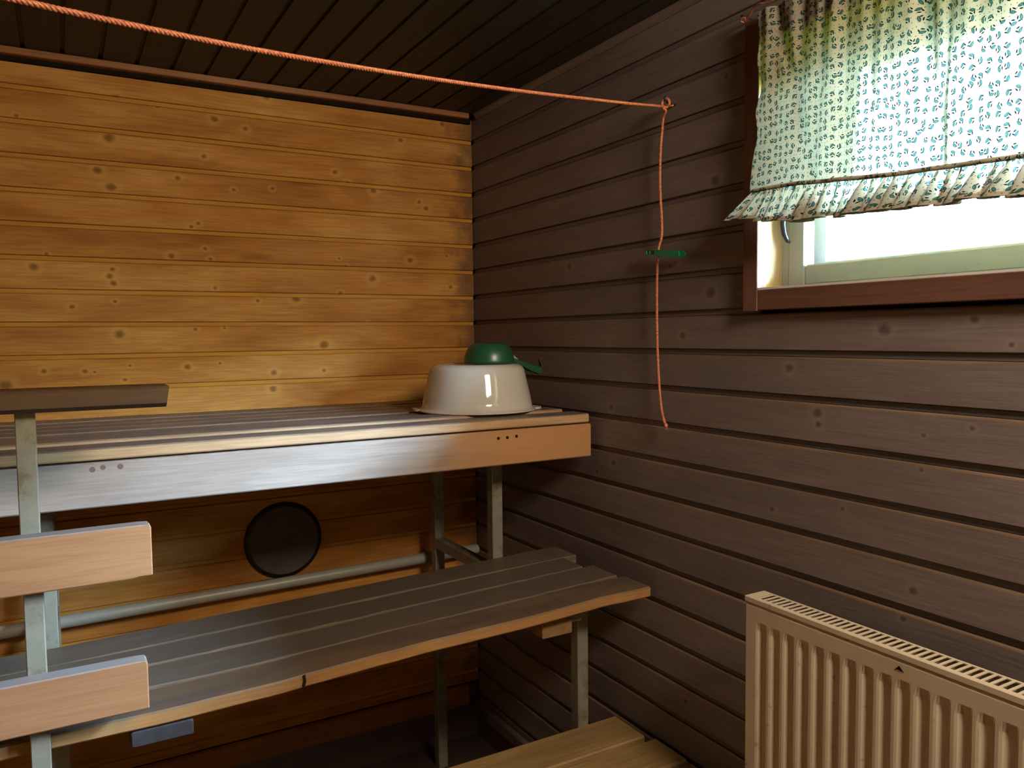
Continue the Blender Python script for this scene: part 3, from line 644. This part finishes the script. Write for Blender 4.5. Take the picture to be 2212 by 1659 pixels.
MB().add([(0.066, -0.004, 0.038), (0.073, -0.014, 0.008), (0.098, -0.011, 0.0075), (0.066, 0.006, 0.038), (0.073, 0.014, 0.008), (0.098, 0.011, 0.0075)], [(0,1,2),(3,5,4),(0,2,5,3),(0,3,4,1),(1,4,5,2)]).build('gusset', m_greenl, sc_)

# ---------------------------------------------------------------- clothesline, knot, hanging end, peg
t = NT('salmon_cord'); tc = t.node('ShaderNodeTexCoord').outputs['Object']
n = t.noise(tc, 260, 3, 0.7); cc_ = t.ramp(n, [(0.3, S(136, 68, 42)), (0.55, S(190, 112, 76)), (0.8, S(222, 158, 120))])
m_rope = t.done(t.bsdf(cc_, 0.45, 0.5, bump=t.noise(tc, 700, 2), bstr=0.4, bdist=0.0006))
rp = [(-2.498, -2.17, 1.752), (-1.9, -1.912, 1.735), (-1.523, -1.745, 1.737), (-1.422, -1.703, 1.741), (-1.291, -1.647, 1.753), (-1.114, -1.573, 1.773), (-0.864, -1.466, 1.81), (-0.594, -1.351, 1.855), (-0.35, -1.248, 1.899), (-0.2, -1.184, 1.927), (-0.060, -1.124, 1.9545), (-0.040, -1.114, 1.959)]
knot = [(-0.040, -1.114, 1.959), (-0.034, -1.118, 1.957), (-0.029, -1.124, 1.964), (-0.030, -1.122, 1.975), (-0.033, -1.113, 1.980), (-0.036, -1.106, 1.972), (-0.038, -1.108, 1.962), (-0.040, -1.116, 1.954), (-0.034, -1.116, 1.949)]
tail = [(-0.034, -1.116, 1.949), (-0.027, -1.099, 1.938), (-0.022, -1.090, 1.915), (-0.021, -1.082, 1.86), (-0.021, -1.080, 1.776), (-0.021, -1.087, 1.682), (-0.022, -1.087, 1.645), (-0.023, -1.076, 1.612), (-0.022, -1.070, 1.54), (-0.021, -1.068, 1.473), (-0.021, -1.071, 1.354), (-0.021, -1.080, 1.247), (-0.021, -1.090, 1.195), (-0.021, -1.103, 1.167)]
ro = (-2.498, -2.17, 1.752)
rope = twist_rope(rp + knot[1:] + tail[1:], 0.0038, 0.0170, 3, 0.0026, 6)
# frayed, tied end and short stub at the knot
rope.tube([(-0.021, -1.102, 1.170), (-0.021, -1.104, 1.166), (-0.021, -1.105, 1.161)], [0.0042, 0.005, 0.0036], 8)
for k in range(7): rope.tube([(-0.021, -1.104, 1.163), (-0.021 + random.uniform(-.004, .004), -1.105 + random.uniform(-.006, .006), 1.155 + random.uniform(-.002, .002))], 0.0008, 4)
rope.tube([(-0.034, -1.118, 1.962), (-0.028, -1.130, 1.958), (-0.027, -1.136, 1.959)], 0.0024, 6)
rb = rope.build('clothesline', m_rope, None, origin=ro, smooth=True, fixn=True); rb.location = ro
tag(rb, 'salmon twisted cord strung across the room and hanging down the right wall', 'clothesline')
hk = MB().tube([(0.0, -1.114, 1.968), (-0.028, -1.115, 1.970), (-0.036, -1.117, 1.975), (-0.037, -1.118, 1.984)], 0.0022, 8)
hk = hk.build('wall_hook', m_black_metal, None, origin=(0, -1.114, 1.968), smooth=True); hk.location = (0, -1.114, 1.968); tag(hk, 'small metal hook in the right wall holding the clothesline knot', 'hook')
m_peg = plain('green_peg_plastic', S(30, 132, 96), 0.45, 0.5, 0, 0.1, 30)
pg = empty('clothes_peg', (-0.028, -1.075, 1.606)); tag(pg, 'green plastic clothes peg clipped on the hanging cord', 'clothes peg')
pg.rotation_euler = (math.radians(7.5), 0, 0)
def peg_half(sx):
    # along -y ; head from y=+0.036 to 0, handle to -0.09
    def rg(y, hz, x0, x1, zc=0.0): return [(x0, y, zc - hz), (x1, y, zc - hz), (x1, y, zc + hz), (x0, y, zc + hz)]
    m = MB()
    a, b = (sx*0.0025, sx*0.0075)
    m.loft([rg(0.006, 0.0066, a, b), rg(-0.01, 0.0072, a, b + sx*.001), rg(-0.05, 0.0080, a + sx*.004, b + sx*.004), rg(-0.085, 0.0082, a + sx*.007, b + sx*.006), rg(-0.093, 0.0066, a + sx*.008, b + sx*.0065), rg(-0.0965, 0.0035, a + sx*.008, b + sx*.0065)])
    # head: open frame with a rib
    m.box((min(a, a + sx*.002), 0.006, -0.006), (max(a, a + sx*.002), 0.0335, 0.006))
    for zz in (-0.0064, 0.0052): m.box((min(a, b), 0.006, zz), (max(a, b), 0.0335, zz + 0.0014))
    for yy in (0.006, 0.0195, 0.0325): m.box((min(a, b), yy, -0.006), (max(a, b), yy + 0.0018, 0.006))
    return m
for sx in (-1, 1): peg_half(sx*0.8).build('arm', m_peg, pg)
sg = MB()
for k in range(3): sg.tube([(-0.007 + 0.0022*k*2, 0.004 + 0.0035*math.cos(a), 0.0035*math.sin(a)) for a in [j*PI/6 for j in range(12)]], 0.0008, 5)
sg.build('spring', m_black_metal, pg)

# ---------------------------------------------------------------- radiator
RO = (-0.11, -1.487, 0.30)
rad = empty('radiator', RO); tag(rad, 'cream steel panel radiator with fluted front and slotted top on the right wall', 'radiator')
m_rad = plain('cream_enamel', S(196, 178, 154), 0.38, 0.5, 0, 0.14, 9, (S(104, 84, 66), 38, 0.61, 0.7), 0.05)
RY0, RY1, RZB, RZT, XF, XB = -1.492, -2.60, 0.30, 0.842, -0.140, -0.082
pit = 0.0345; yst = -1.512
# fluted front panel: heights on a grid
nfl = int((yst - RY1)/pit)
ys = [RY0, yst + 0.004]
dep = [0.0, 0.0]
for k in range(nfl):
    y0 = yst - k*pit
    for f_, d_ in ((0.0, 0.0), (0.16, 0.0), (0.30, 0.0015), (0.46, 0.0085), (0.62, 0.0095), (0.76, 0.0085), (0.93, 0.0012)): ys.append(y0 - f_*pit); dep.append(d_)
ys.append(RY1); dep.append(0.0)
zs = [(RZB, 0), (RZB + 0.035, 0), (RZB + 0.052, 1), (RZB + 0.25, 1), (0.792, 1), (0.810, 0), (0.838, 0), (0.8435, -0.15)]
vs_ = []; 
for z, w in zs:
    for y, d_ in zip(ys, dep): vs_.append((XF + d_*max(w, 0) + (0.003 if w < 0 else 0), y, z))
nn = len(ys); fs = [(j*nn+i, j*nn+i+1, (j+1)*nn+i+1, (j+1)*nn+i) for j in range(len(zs)-1) for i in range(nn-1)]
MB().add(vs_, fs).build('front_panel', m_rad, rad, origin=RO, fixn=False)
MB().box((XF + 0.012, RY1, RZB), (XF + 0.016, RY0 - 0.001, 0.835)).build('water_panel', m_rad, rad, origin=RO)
MB().box((XB - 0.004, RY1, RZB), (XB, RY0, 0.846)).build('rear_panel', m_rad, rad, origin=RO)
MB().bevbox((XF + 0.0015, RY0, RZB), (XB, RY0 + 0.0025, 0.852), 0.0008, axis=2).build('side_cover', m_rad, rad, origin=RO)
MB().box((XF + 0.017, RY1, 0.820), (XB - 0.0045, RY0 - 0.001, 0.824)).build('convector', plain('slot_shade_dark', S(58, 50, 42), 0.8, 0.2), rad, origin=RO)  # dark colour paints the shade inside the radiator below the slots
# top grille: rim plus slot bars
tg = MB(); zt = 0.856
tg.bevbox((XF - 0.001, RY1, zt - 0.011), (XF + 0.003, RY0 + 0.004, zt + 0.0005), 0.0012, axis=1)
tg.box((XF + 0.003, RY1, zt - 0.002), (XF + 0.011, RY0 + 0.004, zt))
tg.box((XB - 0.007, RY1, zt - 0.002), (XB, RY0 + 0.004, zt)); tg.box((XB - 0.0015, RY1, zt - 0.011), (XB, RY0 + 0.004, zt))
tg.box((XF + 0.011, RY0 - 0.016, zt - 0.002), (XB - 0.007, RY0 + 0.004, zt))
tg.build('grille', m_rad, rad, origin=RO)
bm_me = None; k = 0; y = RY0 - 0.0255
while y > RY1:
    if bm_me is None:
        bo = MB().box((XF + 0.0105, 0.0, zt - 0.0016), (XB - 0.0065, 0.0050, zt - 0.0002)).build('grille_bar', m_rad, rad, origin=(RO[0], 0, RO[2])); bm_me = bo.data
        bo.location = (0, y - RO[1], 0)
    else:
        b2 = bo.copy(); C.objects.link(b2); b2.location = (0, y - RO[1], 0); b2.parent = rad
    y -= 0.0137
for (yy) in (-1.75, -2.35): MB().box((XB, yy - 0.02, RZB + 0.05), (0.0, yy + 0.02, RZB + 0.09)).build('bracket', m_rad, rad, origin=RO)
MB().add([(-0.1408, -1.826, 0.8225), (-0.1408, -1.836, 0.8335), (-0.1408, -1.846, 0.8235), (-0.1408, -1.838, 0.8255), (-0.1408, -1.832, 0.826)], [(0,1,2,3,4)]).build('paint_chip', m_black, rad, origin=RO, fixn=False)

# ---------------------------------------------------------------- outside
t = NT('sunlit_lawn'); tc = t.node('ShaderNodeTexCoord').outputs['Object']
lc = t.ramp(t.noise(tc, 3, 5, 0.6), [(0.3, S(176, 186, 30)), (0.7, S(214, 206, 66))])
gd = MB().box((0.21, -22, -0.75), (30, 22, -0.65)).build('ground', t.done(t.bsdf(lc, 0.9, 0.1))); tag(gd, 'sunlit yellow-green lawn outside the window', kind='structure')
ev = MB().box((0.201, -5.2, 2.31), (0.90, 0.8, 2.39)).build('eave', plain('eave_boards', S(120, 112, 96), 0.8, 0.2)); tag(ev, 'roof overhang above the window outside', kind='structure')

t = NT('tint_hedge_leaves'); tc = t.node('ShaderNodeTexCoord').outputs['Object']
lc = t.ramp(t.noise(tc, 5, 4, 0.6), [(0.3, S(190, 208, 20)), (0.7, S(244, 232, 60))])
d1_ = t.node('ShaderNodeBsdfDiffuse', {'Color': lc}); d2_ = t.node('ShaderNodeBsdfTranslucent', {'Color': lc})
mx = t.node('ShaderNodeMixShader', {0: 0.45}); t.l.new(d1_.outputs[0], mx.inputs[1]); t.l.new(d2_.outputs[0], mx.inputs[2]); m_leaf = t.done(mx)
hd_ = empty('tint_hedge', (4.2, -3.0, -0.65)); tag(hd_, 'unseen yellow-green leafy row added outside to tint the daylight on the curtain', 'tint_hedge')
rnd = random.Random(4); m = MB()  # leafy row added out of view to turn the curtain's light yellow-green
for _ in range(16000):
    y = rnd.uniform(-16, -0.7); top = 2.75 + 0.25*math.sin(y*1.3) + 0.12*math.sin(y*3.7 + 1)
    z = -0.6 + (top + 0.6)*rnd.random(); x = 3.7 + 0.9*rnd.random() + 0.12*math.sin(y*2.3 + z*2); s_ = rnd.uniform(0.10, 0.18)
    p = Vector((x, y, z)); a = Vector((rnd.uniform(-1, 1), rnd.uniform(-1, 1), rnd.uniform(-.6, .6))).normalized(); b_ = a.orthogonal().normalized()
    m.add([p - a*s_, p - b_*s_*.6, p + a*s_, p + b_*s_*.6], [(0, 1, 2, 3)])
f_ = m.build('foliage', m_leaf, hd_, origin=(4.2, -3.0, -0.65), fixn=False); f_['kind'] = 'stuff'
for k in range(5): MB().tube([(4.15, -15 + k*3.6, -0.65), (4.2, -15 + k*3.6 + .1, 1.0), (4.1, -15 + k*3.6, 2.2)], [0.06, 0.05, 0.02], 8).build('stem', m_block, hd_, origin=(4.2, -3.0, -0.65))
